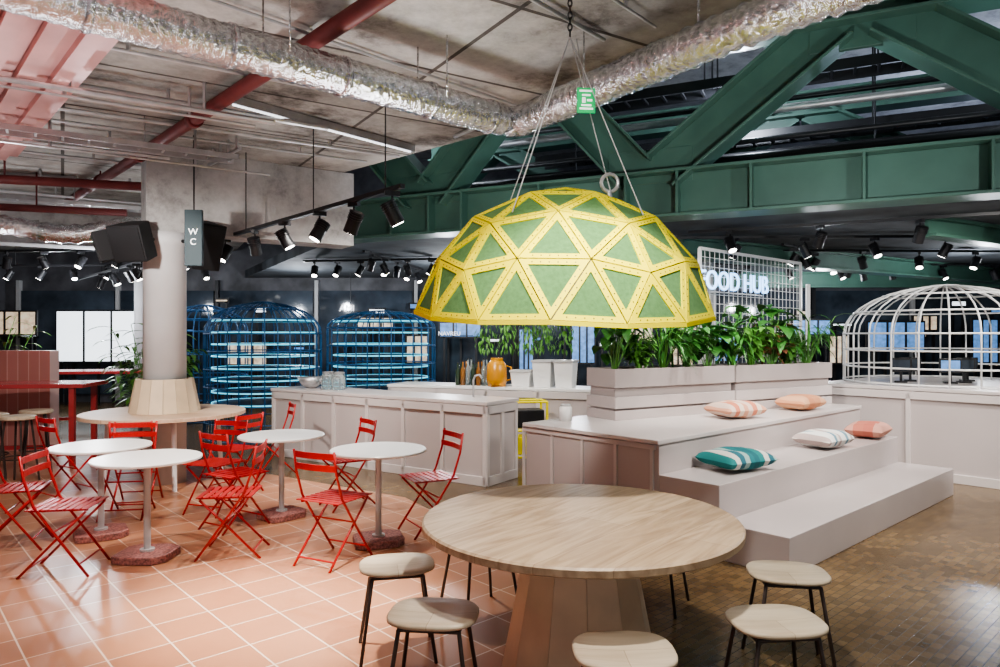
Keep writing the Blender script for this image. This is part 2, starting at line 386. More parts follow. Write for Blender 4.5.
for a,b,rr in [((-8.5,6.6,3.3),(-3.95,7.9,3.3),.05),((-8,8.0,3.2),(-4.8,9,3.2),.045)]:
    mb=MB(); mb.cyl(a,b,rr,n=16)
    for k in(.3,.7):
        q=V(a).lerp(V(b),k); mb.cyl(q,(q.x,q.y,CZ),.01,n=8)
    mb.obj('sprinkler_pipe','pipered',smooth=True,label='dark red branch pipe under the slab',cat='pipe')
CD=[((-5.5,5.0),(-1.1,7.64),3.58,.018),((-5.8,5.3),(-1.5,7.88),3.58,.014),((-4.5,3.6),(-1.3,5.7),3.6,.014),((-7,6.2),(-2.8,8.72),3.56,.02),((-3.0,2.4),(-1.0,3.9),3.6,.016),
    ((1.3,2.0),(-3.0,6.6),3.61,.012),((-3.2,2.6),(.2,6.1),3.61,.012),((-6.5,5.4),(-3.4,7.2),3.45,.02),((1.75,3.9),(-.45,6.95),3.6,.02),((-5.0,3.9),(-1.9,5.9),3.42,.022),((-5.0,4.1),(-2.1,6.0),3.42,.012),((-7.5,7.2),(-4.3,9.36),3.5,.03),((-8,8),(-4.6,10.33),3.5,.02),((.9,2.6),(-.8,4.2),3.62,.01),
    ((-4.2,5.2),(-5.4,6.7),3.4,.03),((-.9,2.9),(.7,4.7),3.61,.014),((-.6,2.7),(1.0,4.5),3.61,.01),((-2.6,7.0),(-3.2,7.7),3.5,.02),((-6.4,4.6),(-2.4,7.3),3.3,.012),((-4.4,4.6),(-1.6,6.5),3.55,.025),((-1.9,4.9),(-.2,6.3),3.6,.016)]
for (a,b,z,rr) in CD:
    mb=MB(); mb.cyl((a[0],a[1],z),(b[0],b[1],z),rr,n=8)
    for k in(.1,.35,.6,.85):
        q=V((a[0],a[1],z)).lerp(V((b[0],b[1],z)),k); mb.box(q+V((0,0,(CZ-z)/2)),(.02,.02,CZ-z))
    mb.obj('conduit','steel',label='galvanised conduit clipped under the slab',cat='conduit',group='ceiling conduits')
for a,b in [((-6.0,4.7),(-2.6,6.9)),((-8.5,7.4),(-4.9,9.7))]:
    a=V((a[0],a[1],3.36)); b=V((b[0],b[1],3.36)); d=b-a; rz=math.atan2(d.y,d.x); nn=V((-d.y,d.x,0)).normalized()
    mb=MB()
    for s in(-.11,.11): mb.box((a+b)/2+nn*s,(d.length,.012,.05),rz=rz)
    k=0
    while k<d.length: mb.box(a+d.normalized()*k,(.02,.22,.012),rz=rz); k+=.2
    for f in(.2,.8):
        q=a.lerp(b,f); mb.cyl(q,(q.x,q.y,CZ),.006,n=6)
    mb.obj('cable_tray','steel',label='galvanised ladder cable tray below the slab',cat='cable tray')
bl=thing('batten_light','slim white linear ceiling light','light',(-1.6,6.65,3.5))
a0=math.atan2(1.75,1.5)
MB().box((0,0,.11),(2.1,.045,.07),rz=a0).obj('housing','steel',parent=bl); MB().box((0,0,.067),(2.0,.014,.012),rz=a0).obj('tube','tubeglow',parent=bl)
for (x,y,rz) in [(-6.4,8.6,.3),(-6.4,11.0,.3),(-8.5,10.5,.3)]:
    copy_thing(bl,(x,y,3.5),rz-a0)
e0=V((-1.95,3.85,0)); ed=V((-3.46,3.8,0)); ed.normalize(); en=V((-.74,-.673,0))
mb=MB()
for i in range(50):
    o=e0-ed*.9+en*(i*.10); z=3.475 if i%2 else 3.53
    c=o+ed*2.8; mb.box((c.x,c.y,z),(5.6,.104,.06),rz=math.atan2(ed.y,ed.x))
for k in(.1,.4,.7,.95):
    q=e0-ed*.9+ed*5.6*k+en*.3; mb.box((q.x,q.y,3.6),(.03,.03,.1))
mb.obj('ceiling_panel','pinklightpaint',label='corrugated metal ceiling panel with pink light put into its colour',cat='ceiling panel')
# ---------------------------------------------------------------- step seating unit
C0=V((1.94,4.69,0)); LN=3.62; LU=3.98
su=thing('stepped_seating','pale mauve grey stepped bench unit with three tiers','bench',tuple(C0),ANG)
MB().box((LN/2,.52/2,.135),(LN,.52,.27)).obj('lower_step','lilac',parent=su,bevel=.006)
MB().box((LN/2,.52+.26,.27),(LN,.52,.54)).obj('middle_step','lilac',parent=su,bevel=.006)
MB().box((LU/2,1.04+.74,.39),(LU,1.48,.78)).obj('upper_box','lilac',parent=su,bevel=.004)
MB().box((LU/2-.02,1.04+.735,.795),(LU+.04,1.51,.035)).obj('counter_top','lilacw',parent=su,bevel=.006)
mb=MB()
for i in range(5): mb.box((-.008,1.06+.04+i*.36,.4),(.02,.03,.74))
mb.box((-.008,1.80,.75),(.02,1.46,.04)); mb.box((-.008,1.80,.03),(.02,1.46,.06))
mb.obj('side_panel_frame','lilacw',parent=su,bevel=.003)
ps=V((1.10,6.68,0)); pe=V((3.98,8.36,0)); pd=pe-ps; prz=math.atan2(pd.y,pd.x); pl=pd.length/2; pdn=pd.normalized(); pn=V((-pdn.y,pdn.x,0))
planters=[]
for i in range(2):
    o=ps+pdn*(i*pl)
    t=thing('planter_box','taupe slatted timber planter box on the stepped unit','planter',(o.x,o.y,.8125),prz,group='planter boxes')
    L=pl-.03
    MB().box((L/2,.22,.22),(L-.04,.38,.44)).obj('box','lilacdark',parent=t)
    for z,h in((.045,.09),(.165,.11),(.40,.18)):
        mb=MB(); mb.box((L/2,.01,z),(L,.03,h)); mb.box((0.01,.22,z),(.03,.44,h)); mb.box((L-.01,.22,z),(.03,.44,h)); mb.box((L/2,.43,z),(L,.03,h))
        mb.obj('slat','lilac' if z<.3 else 'lilacdark',parent=t,bevel=.003)
    MB().box((L/2,.22,.43),(L-.06,.38,.05)).obj('soil','darkmetal',parent=t)
    planters.append((o,L))
def leaf(mb,base,az,el,ln,wd,droop,seg=4):
    side=V((-math.sin(az),math.cos(az),0))
    prof=[.12,.8,1,.65,.02]
    vs=[];p=V(base); e=el
    for i in range(seg+1):
        w=prof[i]*wd/2
        nrm=V((-math.cos(az)*math.sin(e),-math.sin(az)*math.sin(e),math.cos(e)))
        vs+= [p-side*w+nrm*w*.25,p.copy(),p+side*w+nrm*w*.25]
        e-=droop/seg; p=p+V((math.cos(az)*math.cos(e),math.sin(az)*math.cos(e),math.sin(e)))*ln/seg
    fs=[]
    for i in range(seg):
        fs+=[(i*3,i*3+1,i*3+4,i*3+3),(i*3+1,i*3+2,i*3+5,i*3+4)]
    mb.add(vs,fs)
def plant(loc,h,n,ln,wd,mat,label,name='leafy_plant',palm=False,group='plants in the planters',lo=.35,nl=4):
    t=thing(name,label,'plant',loc,random.uniform(0,6),group=group)
    st=MB(); lf=MB()
    for i in range(n):
        az=random.uniform(0,6.28); lean=random.uniform(.05,.6); hh=h*random.uniform(lo,1)
        tip=V((math.cos(az)*lean*hh,math.sin(az)*lean*hh,hh))
        st.tube([V((math.cos(az)*.02,math.sin(az)*.02,0)),tip*.5+V((0,0,.03)),tip],.005,5)
        if palm:
            for k in range(10):
                leaf(lf,tip*(.4+.6*k/9),az+(1.1 if k%2 else -1.1)+random.uniform(-.2,.2),.4,ln,wd,1.0)
        else:
            for k in range(nl):
                leaf(lf,tip*(1-.13*k),az+random.uniform(-1.5,1.5),random.uniform(-.1,.9),ln*random.uniform(.6,1.2),wd*random.uniform(.7,1.2),random.uniform(.5,1.6))
    st.obj('stem','leaf2',parent=t); lf.obj('foliage',mat,parent=t,smooth=True)
    return t
for i,(o,L) in enumerate(planters):
    for k in range(5):
        q=o+pdn*(L*(k+.5)/5)+pn*.22
        kind=(k+i*2)%4; z=1.26
        if kind==0: plant((q.x,q.y,z),.70,22,.28,.15,'leaf','tall broad-leaved dark green plant in the planter',lo=.3,nl=2)
        elif kind==1: plant((q.x,q.y,z),.36,34,.14,.05,'leaf2','fine-leaved bright green plant in the planter')
        elif kind==2: plant((q.x,q.y,z),.60,26,.36,.03,'leaf','arching grassy green plant in the planter')
        else: plant((q.x,q.y,z),.52,26,.20,.10,'leaf2' if i else 'leaf','bushy broad-leaved green plant in the planter',nl=3)
q=ps+pdn*2.5+pn*.2; plant((q.x,q.y,1.26),.5,14,.2,.08,'leaf3','rust coloured leafy plant in the planter')
def cushion(loc,sx,sy,rz,mat,label,tilt=0):
    mb=MB(); n=16; vs=[];fs=[]
    for top in(1,-1):
        o=len(vs)
        for i in range(n+1):
            for j in range(n+1):
                u=i/n*2-1; v=j/n*2-1
                hx=u*(1-.06*(1-v*v)*abs(u)); hy=v*(1-.06*(1-u*u)*abs(v))
                h=((1-u**4)*(1-v**4))**.55
                vs.append((hx*sx/2,hy*sy/2,.075+top*h*.075+.008*math.sin(7*u+3*v)*h))
        for i in range(n):
            for j in range(n):
                a=o+i*(n+1)+j; fs.append((a,a+1,a+n+2,a+n+1) if top<0 else (a,a+n+1,a+n+2,a+1))
    mb.add(vs,fs)
    t=mb.obj('cushion',mat,smooth=True,label=label,cat='cushion',group='scatter cushions')
    t.location=loc; t.rotation_euler=(tilt,0,rz)
    return t
M['cu_teal']=stripemat('teal_check',[(.02,.13,.15),(.02,.2,.2),(.6,.6,.55),(.03,.14,.18),(.3,.45,.42),(.02,.17,.19)],3.2,0)
M['cu_peach']=stripemat('peach_stripe',[(.62,.47,.39),(.56,.2,.12),(.66,.54,.44),(.58,.3,.2)],4.5,0)
M['cu_orange']=stripemat('orange_peach',[(.58,.27,.15),(.64,.36,.22),(.56,.24,.13)],3,0)
M['cu_white']=stripemat('white_blue_stripe',[(.66,.66,.64),(.66,.66,.64),(.15,.26,.33),(.66,.64,.6),(.42,.34,.32)],5,0)
M['cu_pink']=stripemat('pink_stripe',[(.48,.16,.11),(.54,.28,.22),(.46,.14,.1)],3.5,1)
cushion((1.92,5.70,.545),.52,.44,ANG-.25,'cu_teal','teal and white checked cushion on the middle step')
cushion((3.14,6.80,.545),.5,.4,ANG-.1,'cu_white','white cushion with blue stripes on the middle step')
cushion((3.92,7.45,.545),.46,.38,ANG+.1,'cu_pink','pink striped cushion on the middle step')
C2=C0+B*1.04
q=W(C2,1.80,.36,.815); cushion((q.x,q.y,.815),.5,.4,ANG-.3,'cu_peach','peach and white striped cushion on the upper tier')
q=W(C2,3.0,.25,.815); cushion((q.x,q.y,.815),.5,.36,ANG-.1,'cu_orange','orange peach cushion on the upper tier')
# ---------------------------------------------------------------- bars / counters
def counter(name,label,o,ang,L,D,H,panels,endpanels=2,topmat='white'):
    t=thing(name,label,'counter',(o[0],o[1],0),ang)
    MB().box((L/2,D/2,(H-.04)/2),(L-.04,D-.04,H-.04)).obj('body','lilac',parent=t,bevel=.003)
    MB().box((L/2,D/2,H-.02),(L+.02,D+.02,.04)).obj('counter_top',topmat,parent=t,bevel=.005)
    mb=MB()
    for i in range(panels+1): mb.box((.03+(L-.06)*i/panels,.01,H/2-.02),(.05,.03,H-.06))
    mb.box((L/2,.01,H-.09),(L-.02,.03,.09)); mb.box((L/2,.01,.05),(L-.02,.03,.1))
    for xx in(.01,L-.01):
        for i in range(endpanels+1): mb.box((xx,.03+(D-.06)*i/endpanels,H/2-.02),(.03,.05,H-.06))
        mb.box((xx,D/2,H-.09),(.03,D-.02,.09)); mb.box((xx,D/2,.05),(.03,D-.02,.1))
    mb.obj('panel_frame','lilacw',parent=t,bevel=.004)
    return t
bang=math.atan2(-2.0,2.96)
counter('bar_counter','long pale taupe panelled bar counter',(-3.1,9.5),bang,3.57,.62,.91,6,topmat='lilacw')
counter('back_counter','pale back counter behind the bar holding bottles and boxes',(-1.6,10.0),-.35,3.0,.6,.93,4)
o3=V((4.3,8.45,0))+B*.5
counter('side_counter','pale panelled counter carrying a white wire cage',(o3.x,o3.y),math.atan2(-.74,.673),4.2,2.7,1.03,4,4,topmat='lilacw')
# ---------------------------------------------------------------- wire cages
def cage(name,label,loc,r,hv,hd,mat,nv=20,nr=4,rad=.014,sx=1,shelves=0,rz=0):
    t=thing(name,label,'cage',loc,rz)
    def P(a,z):
        rr=r if z<=hv else r*math.cos(math.asin(min(1,(z-hv)/hd)))
        return V((rr*math.cos(a)*sx,rr*math.sin(a),z))
    zs=[0,hv]+[hv+hd*math.sin(k*math.pi/16) for k in range(1,9)]
    for i in range(nv):
        a=2*math.pi*i/nv
        MB().tube([P(a,z) for z in zs],rad,6).obj('rib',mat,parent=t,smooth=True)
    rz_=[.02]+[hv*k/nr for k in range(1,nr+1)]+[hv+hd*.45,hv+hd*.8]
    for z in rz_:
        MB().tube([P(2*math.pi*k/40,z) for k in range(40)],rad*1.1,6,closed=True).obj('ring',mat,parent=t,smooth=True)
    MB().tube([V((.15*math.cos(k/20*6.283),.15*math.sin(k/20*6.283),hv+hd)) for k in range(20)],rad,6,closed=True).obj('crown_ring',mat,parent=t)
    for k in range(shelves):
        z=.55+k*.185
        MB().add([((r*.84)*math.cos(q/24*6.283)*sx,(r*.84)*math.sin(q/24*6.283),z+dz) for dz in(0,.015) for q in range(24)],[tuple(range(23,-1,-1)),tuple(range(24,48))]+[(q,(q+1)%24,24+(q+1)%24,24+q) for q in range(24)]).obj('shelf','blue',parent=t)
        MB().tube([V((r*.88*math.cos(q/32*6.283)*sx,r*.88*math.sin(q/32*6.283),z+.01)) for q in range(32)],.012,6,closed=True).obj('shelf_light','teal',parent=t)
    return t
cage('wire_cage','white domed birdcage-like wire frame on a counter',(5.62,8.85,1.03),1.15,.62,.6,'white',24,3,.0105)
cage('shelving_cage','blue domed wire cage with lit teal shelves',(-3.78,11.2,0),.82,1.65,.5,'blue',30,6,.010,sx=1.10,shelves=8)
cage('shelving_cage','blue flat domed wire cage with lit teal shelves',(-1.98,11.7,0),.77,1.75,.28,'blue',30,6,.010,sx=1.16,shelves=8)
cage('shelving_cage','dark blue wire cage in the depth of the hall',(-5.75,13.6,0),.8,1.7,.5,'blue',18,4,.013)
for i in range(5):
    q=V((5.62,8.85,1.03))+V((-.55+.25*i,.25*math.sin(i*2),0))
    t=thing('display_monitor','small dark monitor on the cage counter','monitor',tuple(q),-.6+.1*i,group='monitors in the cage')
    MB().box((0,0,.01),(.14,.12,.02)).obj('base','black',parent=t); MB().box((0,0,.08),(.03,.03,.14)).obj('stand','black',parent=t)
    MB().box((0,0,.22),(.24,.04,.18)).obj('housing','black',parent=t,bevel=.004); MB().box((0,-.022,.22),(.2,.004,.13)).obj('screen','screen' if i==2 else 'glass',parent=t)
# ---------------------------------------------------------------- wire grid wall with sign
g0=V((2.46,8.62,0)); GL=2.75; GH=2.70
gt=thing('wire_grid_screen','white wire grid partition with posts','partition',tuple(g0),ANG)
mb=MB()
for xx in(0,GL): mb.box((xx,0,GH/2),(.035,.035,GH))
mb.box((GL/2,0,GH),(GL,.035,.035)); mb.obj('frame','white',parent=gt)
mb=MB()
nx=24
for i in range(1,nx): mb.cyl((GL*i/nx,0,.3),(GL*i/nx,0,GH),.0042,n=6)
z=.3
while z<GH: mb.cyl((0,0,z),(GL,0,z),.0042,n=6); z+=.115
mb.obj('mesh_panel','white',parent=gt)
q=g0+A*3.0
MB().box((q.x,q.y,1.2),(.05,.05,2.4)).obj('white_post','white',label='slim white square post beside the grid',cat='post')
def text(body,loc,rot,size,mat,name,parent=None,ext=.01,align='LEFT'):
    cu=bpy.data.curves.new('t','FONT'); cu.body=body; cu.size=size; cu.extrude=ext; cu.align_x=align
    o=bpy.data.objects.new('tmp',cu); COL.objects.link(o)
    bpy.context.view_layer.update()
    me=bpy.data.meshes.new_from_object(o.evaluated_get(bpy.context.evaluated_depsgraph_get()))
    bpy.data.objects.remove(o)
    me.materials.clear(); me.materials.append(M[mat])
    n=bpy.data.objects.new(name,me); COL.objects.link(n); n.location=loc; n.rotation_euler=rot
    if parent: n.parent=parent
    return n
ns=thing('neon_sign','glowing blue white lettering mounted on the wire grid','sign',tuple(g0-A*.1-B*.05+Z*2.10),ANG)
text('FOOD HUB',(0,0,.1),(math.pi/2,0,0),.34,'neon','lettering',parent=ns,ext=.01)
MB().box((.8,.02,.07),(1.6,.02,.02)).obj('rail','steel',parent=ns)
# ---------------------------------------------------------------- big round table
rt=thing('round_dining_table','large round ash table on a faceted stave pedestal','table',(.385,3.39,0))
MB().lathe([(.745,.706),(.76,.715),(.76,.742),(.75,.75)],n=96).obj('table_top','wood',parent=rt)
mb=MB(); n=12
for i in range(n):
    R=Matrix.Rotation(2*math.pi*(i+.5)/n,3,'Z'); vs=[]
    for r,z in((.37,0),(.235,.706)):
        hw=r*math.tan(math.pi/n)*.992
        for rr,sg in((r,-1),(r,1),(r-.06,.8),(r-.06,-.8)): vs.append(R@V((rr,sg*hw,z)))
    mb.add(vs,[(0,1,2,3),(7,6,5,4),(0,4,5,1),(1,5,6,2),(2,6,7,3),(3,7,4,0)])
mb.obj('pedestal','woodp',parent=rt,bevel=.002)
# ---------------------------------------------------------------- stools
st=thing('stool','low stool with rounded pale wooden seat and thin dark legs','stool',(-.527,3.58,0),.2,group='stools around the dining table')
mb=MB(); n=48; vs=[]; rings=[(.94,.444),(1,.450),(1,.460),(.96,.468),(.6,.462),(.0,.459)]
for s,z in rings:
    for i in range(n):
        a=2*math.pi*i/n; c,s_=math.cos(a),math.sin(a); e=.68
        xx=math.copysign(abs(c)**e,c)*.190; yy=math.copysign(abs(s_)**e,s_)*.158
        vs.append((xx*s,yy*s,z))
fs=[(k*n+i,k*n+(i+1)%n,(k+1)*n+(i+1)%n,(k+1)*n+i) for k in range(len(rings)-1) for i in range(n)]
fs.append(tuple(range(n-1,-1,-1))); mb.add(vs,fs); mb.obj('seat','seatwood',parent=st,smooth=True)
for sx in(-1,1):
    for sy in(-1,1):
        MB().tube([(sx*.10,sy*.085,.442),(sx*.125,sy*.105,.425),(sx*.185,sy*.155,0)],.009,8).obj('leg','darkmetal',parent=st,smooth=True)
for sy in(-1,1): MB().cyl((-.125,sy*.105,.425),(.125,sy*.105,.425),.008,n=8).obj('rail','darkmetal',parent=st)
for sx in(-1,1): MB().cyl((sx*.125,-.105,.425),(sx*.125,.105,.425),.008,n=8).obj('rail','darkmetal',parent=st)
for x,y,rz in [(-.28,2.95,-.1),(.46,2.60,.0),(1.13,2.87,.1),(1.42,3.455,-.15),(-.12,4.12,.6),(.92,4.25,-.5)]:
    copy_thing(st,(x,y,0),rz)
# ---------------------------------------------------------------- cafe tables
ctb=thing('cafe_table','round white pedestal cafe table with grey pole and terrazzo foot','table',(-2.57,5.1,.006),0,group='white cafe tables')
MB().lathe([(.36,.712),(.372,.718),(.372,.73),(.366,.735)],n=64).obj('table_top','white',parent=ctb)
mb=MB(); mb.cyl((0,0,.05),(0,0,.70),.024,n=20); mb.cyl((0,0,.69),(0,0,.712),.12,n=24); mb.cyl((0,0,.05),(0,0,.07),.05,n=20); mb.obj('pole','greymetal',parent=ctb)
mb=MB(); mb.prism([(-.19,-.14),(-.1,-.18),(.12,-.18),(.19,-.1),(.19,.12),(.1,.18),(-.13,.17),(-.19,.1)],0,.055); mb.obj('foot','terrazzo',parent=ctb,bevel=.008)
for x,y,rz in [(-3.22,5.65,.6),(-1.95,6.25,.9),(-.95,5.47,.3)]: copy_thing(ctb,(x,y,.006),rz)
# ---------------------------------------------------------------- bistro chairs
bc_=thing('folding_chair','red metal folding bistro chair with slatted seat','chair',(-3.0,4.85,.006),.15,group='red folding chairs')
for sy in(-1,1):
    MB().tube([(.21,sy*.18,0),(-.02,sy*.18,.32),(-.13,sy*.18,.48),(-.19,sy*.18,.66),(-.215,sy*.18,.82)],.0095,6).obj('leg','red',parent=bc_,smooth=True)
    MB().tube([(-.24,sy*.16,0),(.0,sy*.16,.25),(.185,sy*.16,.435)],.0095,6).obj('leg','red',parent=bc_,smooth=True)
mb=MB()
for i in range(8): mb.box((-.165+i*.05,0,.455),(.034,.38,.006))
for sy in(-1,1): mb.box((.01,sy*.145,.445),(.37,.01,.016))
mb.obj('seat','red',parent=bc_)
mb=MB()
for z,x in((.785,-.203),(.70,-.19)):
    vs=[]
    for i in range(7):
        yy=-.185+.37*i/6; bow=-.02*(1-(yy/.185)**2)
        for dz in(-.022,.022): 
            for dx in(-.004,.004): vs.append((x+bow+dx,yy,z+dz))
    fs=[]
    for i in range(6):
        a=i*4;b=a+4
        fs+=[(a,b,b+1,a+1),(a+2,a+3,b+3,b+2),(a,a+2,b+2,b),(a+1,b+1,b+3,a+3)]
    fs+=[(0,1,3,2),(24,26,27,25)]
    mb.add(vs,fs)
mb.obj('backrest','red',parent=bc_)
for x,y,z in((.15,.18,.085),(-.19,.16,.055),(-.02,.18,.3)): MB().cyl((x,-y,z),(x,y,z),.007,n=6).obj('crossbar','red',parent=bc_)
def face(x,y,tx,ty): return math.atan2(ty-y,tx-x)
for x,y,rz in [(-3.72,5.38,.35),(-2.0,5.22,face(-2.0,5.22,-2.57,5.15)),(-2.62,6.45,-1.9),
               (-1.2,5.06,face(-1.2,5.0,-.95,5.5)),(-.58,5.8,face(-.42,5.75,-1.05,5.4)),(-1.45,6.65,face(-1.42,6.6,-1.95,6.25)),
               (-3.35,6.3,-1.4),(-2.25,5.95,1.0),
               (-2.75,7.25,2.7),(-3.5,6.75,1.8),(-4.35,7.05,1.0),(-2.65,8.2,3.6)]:
    copy_thing(bc_,(x,y,.006),rz)
# ---------------------------------------------------------------- geodesic dome (three-frequency)
R=.90; zr=.17
dc=V((.375,4.2,1.775-zr))
dome=thing('geodesic_dome','yellow framed geodesic dome with green felt triangles hanging on cables','pendant lamp',tuple(dc))
dome.rotation_euler=(math.radians(5.0),0,math.radians(9))
bm=bmesh.new(); bmesh.ops.create_icosphere(bm,subdivisions=1,radius=1)
tris=[[v.co.normalized() for v in f.verts] for f in bm.faces]; bm.free()
F=3; faces=[]
for a,b,c in tris:
    def pt(i,j): return (a*(F-i-j)+b*i+c*j).normalized()*R
    for i in range(F):
        for j in range(F-i):
            faces.append([pt(i,j),pt(i+1,j),pt(i,j+1)])
            if i+j<F-1: faces.append([pt(i+1,j),pt(i+1,j+1),pt(i,j+1)])
fr=MB(); rv=MB(); rim=MB(); seam=MB(); panels=[]; edges={}
for P in faces:
    if min(p.z for p in P)<.05*R: continue
    c=sum(P,V())/3; nrm=(P[1]-P[0]).cross(P[2]-P[0]).normalized()
    if nrm.dot(c)<0: P.reverse(); nrm=-nrm
    for k in range(3):
        e=(tuple(round(x,3) for x in P[k]),tuple(round(x,3) for x in P[(k+1)%3])); key=tuple(sorted(e)); edges.setdefault(key,[]).append((P[k],P[(k+1)%3]))
    per=(P[1]-P[0]).length+(P[2]-P[1]).length+(P[0]-P[2]).length
    inr=(P[1]-P[0]).cross(P[2]-P[0]).length/per
    o=[c+(p-c)*(1-.0035/inr) for p in P]; i_=[c+(p-c)*(1-.032/inr) for p in P]
    th=nrm*.03
    vs=o+i_+[p-th for p in o]+[p-th for p in i_]
    fs=[]
    for k in range(3):
        j=(k+1)%3
        fs+=[(k,j,3+j,3+k),(6+k,9+k,9+j,6+j),(k,6+k,6+j,j),(3+k,3+j,9+j,9+k)]
    fr.add(vs,fs)
    g=[c+(p-c)*(1-.030/inr) for p in P]
    panels.append([p-nrm*.007 for p in g]+[p-nrm*.016 for p in g])
    for k in range(3):
        j=(k+1)%3
        a=c+(P[k]-c)*(1-.019/inr); b=c+(P[j]-c)*(1-.019/inr); L=(b-a).length; n=int(L/.04)
        for q in range(1,n):
            cc=a.lerp(b,q/n); rv.cyl(cc-nrm*.0015,cc+nrm*.0015,.0036,n=5)
for key,l in edges.items():
    a,b=l[0]
    if len(l)==1:
        ia=a*.90; ib=b*.90; ia.z=a.z; ib.z=b.z
        dz=V((0,0,-.022))
        rim.add([a*1.004,b*1.004,ib,ia,a*1.004+dz,b*1.004+dz,ib+dz,ia+dz],[(0,1,2,3),(7,6,5,4),(0,4,5,1),(1,5,6,2),(2,6,7,3),(3,7,4,0)])
    else: seam.cyl(a*.985,b*.985,.007,n=5)  # black rods added behind the open frame gaps to darken the seams
fr.obj('frame','yellow',parent=dome)
rim.obj('rim_flange','yellow',parent=dome)
seam.obj('seam_backing','black',parent=dome)
for p in panels:
    MB().add(p,[(0,1,2),(5,4,3),(0,3,4,1),(1,4,5,2),(2,5,3,0)]).obj('felt_panel','felt',parent=dome)
rv.obj('rivet','darkmetal',parent=dome,kind='stuff')
bpy.context.view_layer.update()
Rm=dome.rotation_euler.to_matrix()
def loc(p): return Rm.inverted()@(V(p)-dc)
apex=V((.42,4.2,3.42))
for a,el in((.6,.95),(2.2,.95),(3.9,.95),(5.4,.95)):
    q=V((math.cos(a)*R*math.cos(el),math.sin(a)*R*math.cos(el),R*math.sin(el)-.02))
    MB().cyl(q,loc(apex),.0035,n=6).obj('cable','greymetal',parent=dome)
MB().tube([V((.22+.05*math.cos(k/16*6.283),-.15,R*.93+.075+.05*math.sin(k/16*6.283))) for k in range(16)],.011,8,closed=True).obj('lifting_ring','steel',parent=dome)
MB().cyl((.22,-.15,R*.91),(.22,-.15,R*.93+.03),.014).obj('ring_bolt','steel',parent=dome)
mb=MB()
zz=3.42; i=0
while zz<CZ-.01:
    c=V((.42,4.2,zz+.02)); ax=V((1,0,0)) if i%2 else V((0,1,0))
    mb.tube([c+ax*.012*math.cos(k/10*6.283)+Z*.024*math.sin(k/10*6.283) for k in range(10)],.004,5,closed=True)
    zz+=.036;i+=1
mb.v=[loc(p) for p in mb.v]; mb.obj('chain','black',parent=dome)
sg=thing('green_safety_sign','small green label with white markings fixed to the duct','sign',(.51,4.15,2.95),.1)
MB().box((0,0,.07),(.11,.012,.15)).obj('plate','signgreen',parent=sg,bevel=.004)
mb=MB()
for z,w in((.02,.08),(.04,.06),(.1,.05),(.125,.08)): mb.box((0,-.008,z),(w,.003,.01))
mb.box((-.015,-.008,.07),(.02,.003,.03)); mb.box((.02,-.008,.07),(.03,.003,.012)); mb.obj('markings','signwhite',parent=sg)
MB().cyl((0,0,.14),(-.05,.04,.45),.003,n=5).obj('wire','steel',parent=sg)
# ---------------------------------------------------------------- track + spots
tr0=V((-.75,5.4,2.78)); tr1=V((-9.0,14.8,2.78)); td=(tr1-tr0)
TL='black suspended ceiling lighting track'
mb=MB(); c=(tr0+tr1)/2; mb.box(c,(td.length,.04,.035),rz=math.atan2(td.y,td.x))
for k in(.02,.12,.25,.4,.6,.8):
    q=tr0.lerp(tr1,k); mb.cyl(q,(q.x,q.y,CZ),.006,n=6)
mb.obj('light_track','black',label=TL,cat='track')
def spotthing(loc,yaw,tilt):
    t=thing('spotlight','black cylindrical track spotlight','spotlight',loc,yaw,group='track spotlights')
    MB().box((0,0,-.02),(.12,.035,.04)).obj('adapter','black',parent=t); MB().cyl((0,0,-.03),(0,0,-.12),.009).obj('stem','black',parent=t)
    d=V((math.sin(tilt),0,-math.cos(tilt))); c=V((0,0,-.17))
    mb=MB(); mb.cyl(c-d*.09,c+d*.10,.055,.062,n=20); 
    for k in range(4): mb.cyl(c-d*(.085-.02*k),c-d*(.078-.02*k),.066,n=20)
    mb.obj('body','black',parent=t)
    MB().cyl(c+d*.1005,c+d*.104,.048,n=20).obj('lens','glow',parent=t)
    return t
s0=None
for k,yaw,ti in [(.012,.4,.5),(.06,2.5,.6),(.11,3.6,.55),(.17,.2,.5),(.23,1.5,.5),(.30,4,.5),(.36,3.5,.6),(.43,.5,.5),(.47,5,.5),(.50,2,.5),(.57,3,.5),(.61,.2,.5),(.64,1,.5),(.72,0,.5),(.8,3,.6)]:
    q=tr0.lerp(tr1,k); q=(q.x,q.y,2.765)
    if s0 is None: s0=spotthing(q,yaw,ti)
    else: copy_thing(s0,q,yaw)
ta=TP(3.2,0,1.1); tb=TP(-1.0,0,1.1)
for (a,b,z,n) in [((ta.x,ta.y),(tb.x,tb.y),2.98,4),((.9,9.8),(7.5,9.5),2.98,7),((1.6,11.0),(10,11.4),2.98,9),((2,13.2),(11,13.5),2.98,9),((-3.6,12.8),(-1.0,12.4),2.98,6),((-9,11.5),(-5.2,11.2),3.0,6),((-10,13.8),(-5.4,13.6),3.0,7),((-2.2,11.3),(-1.6,14.5),2.98,5),((-.2,11.2),(.1,15),2.98,4),((4.2,10.4),(7.4,14.0),2.98,5)]:
    a=V((a[0],a[1],z)); b=V((b[0],b[1],z)); d=b-a
    mb=MB(); mb.box((a+b)/2,(d.length,.04,.035),rz=math.atan2(d.y,d.x))
    for k in(.1,.9): q=a.lerp(b,k); mb.cyl(q,(q.x,q.y,CZ if q.x<-5 else 3.02),.008,n=6)
    mb.obj('light_track','black',label=TL,cat='track')
    for i in range(n):
        q=a.lerp(b,(i+.5)/n); copy_thing(s0,(q.x,q.y,z-.015),random.uniform(0,6))
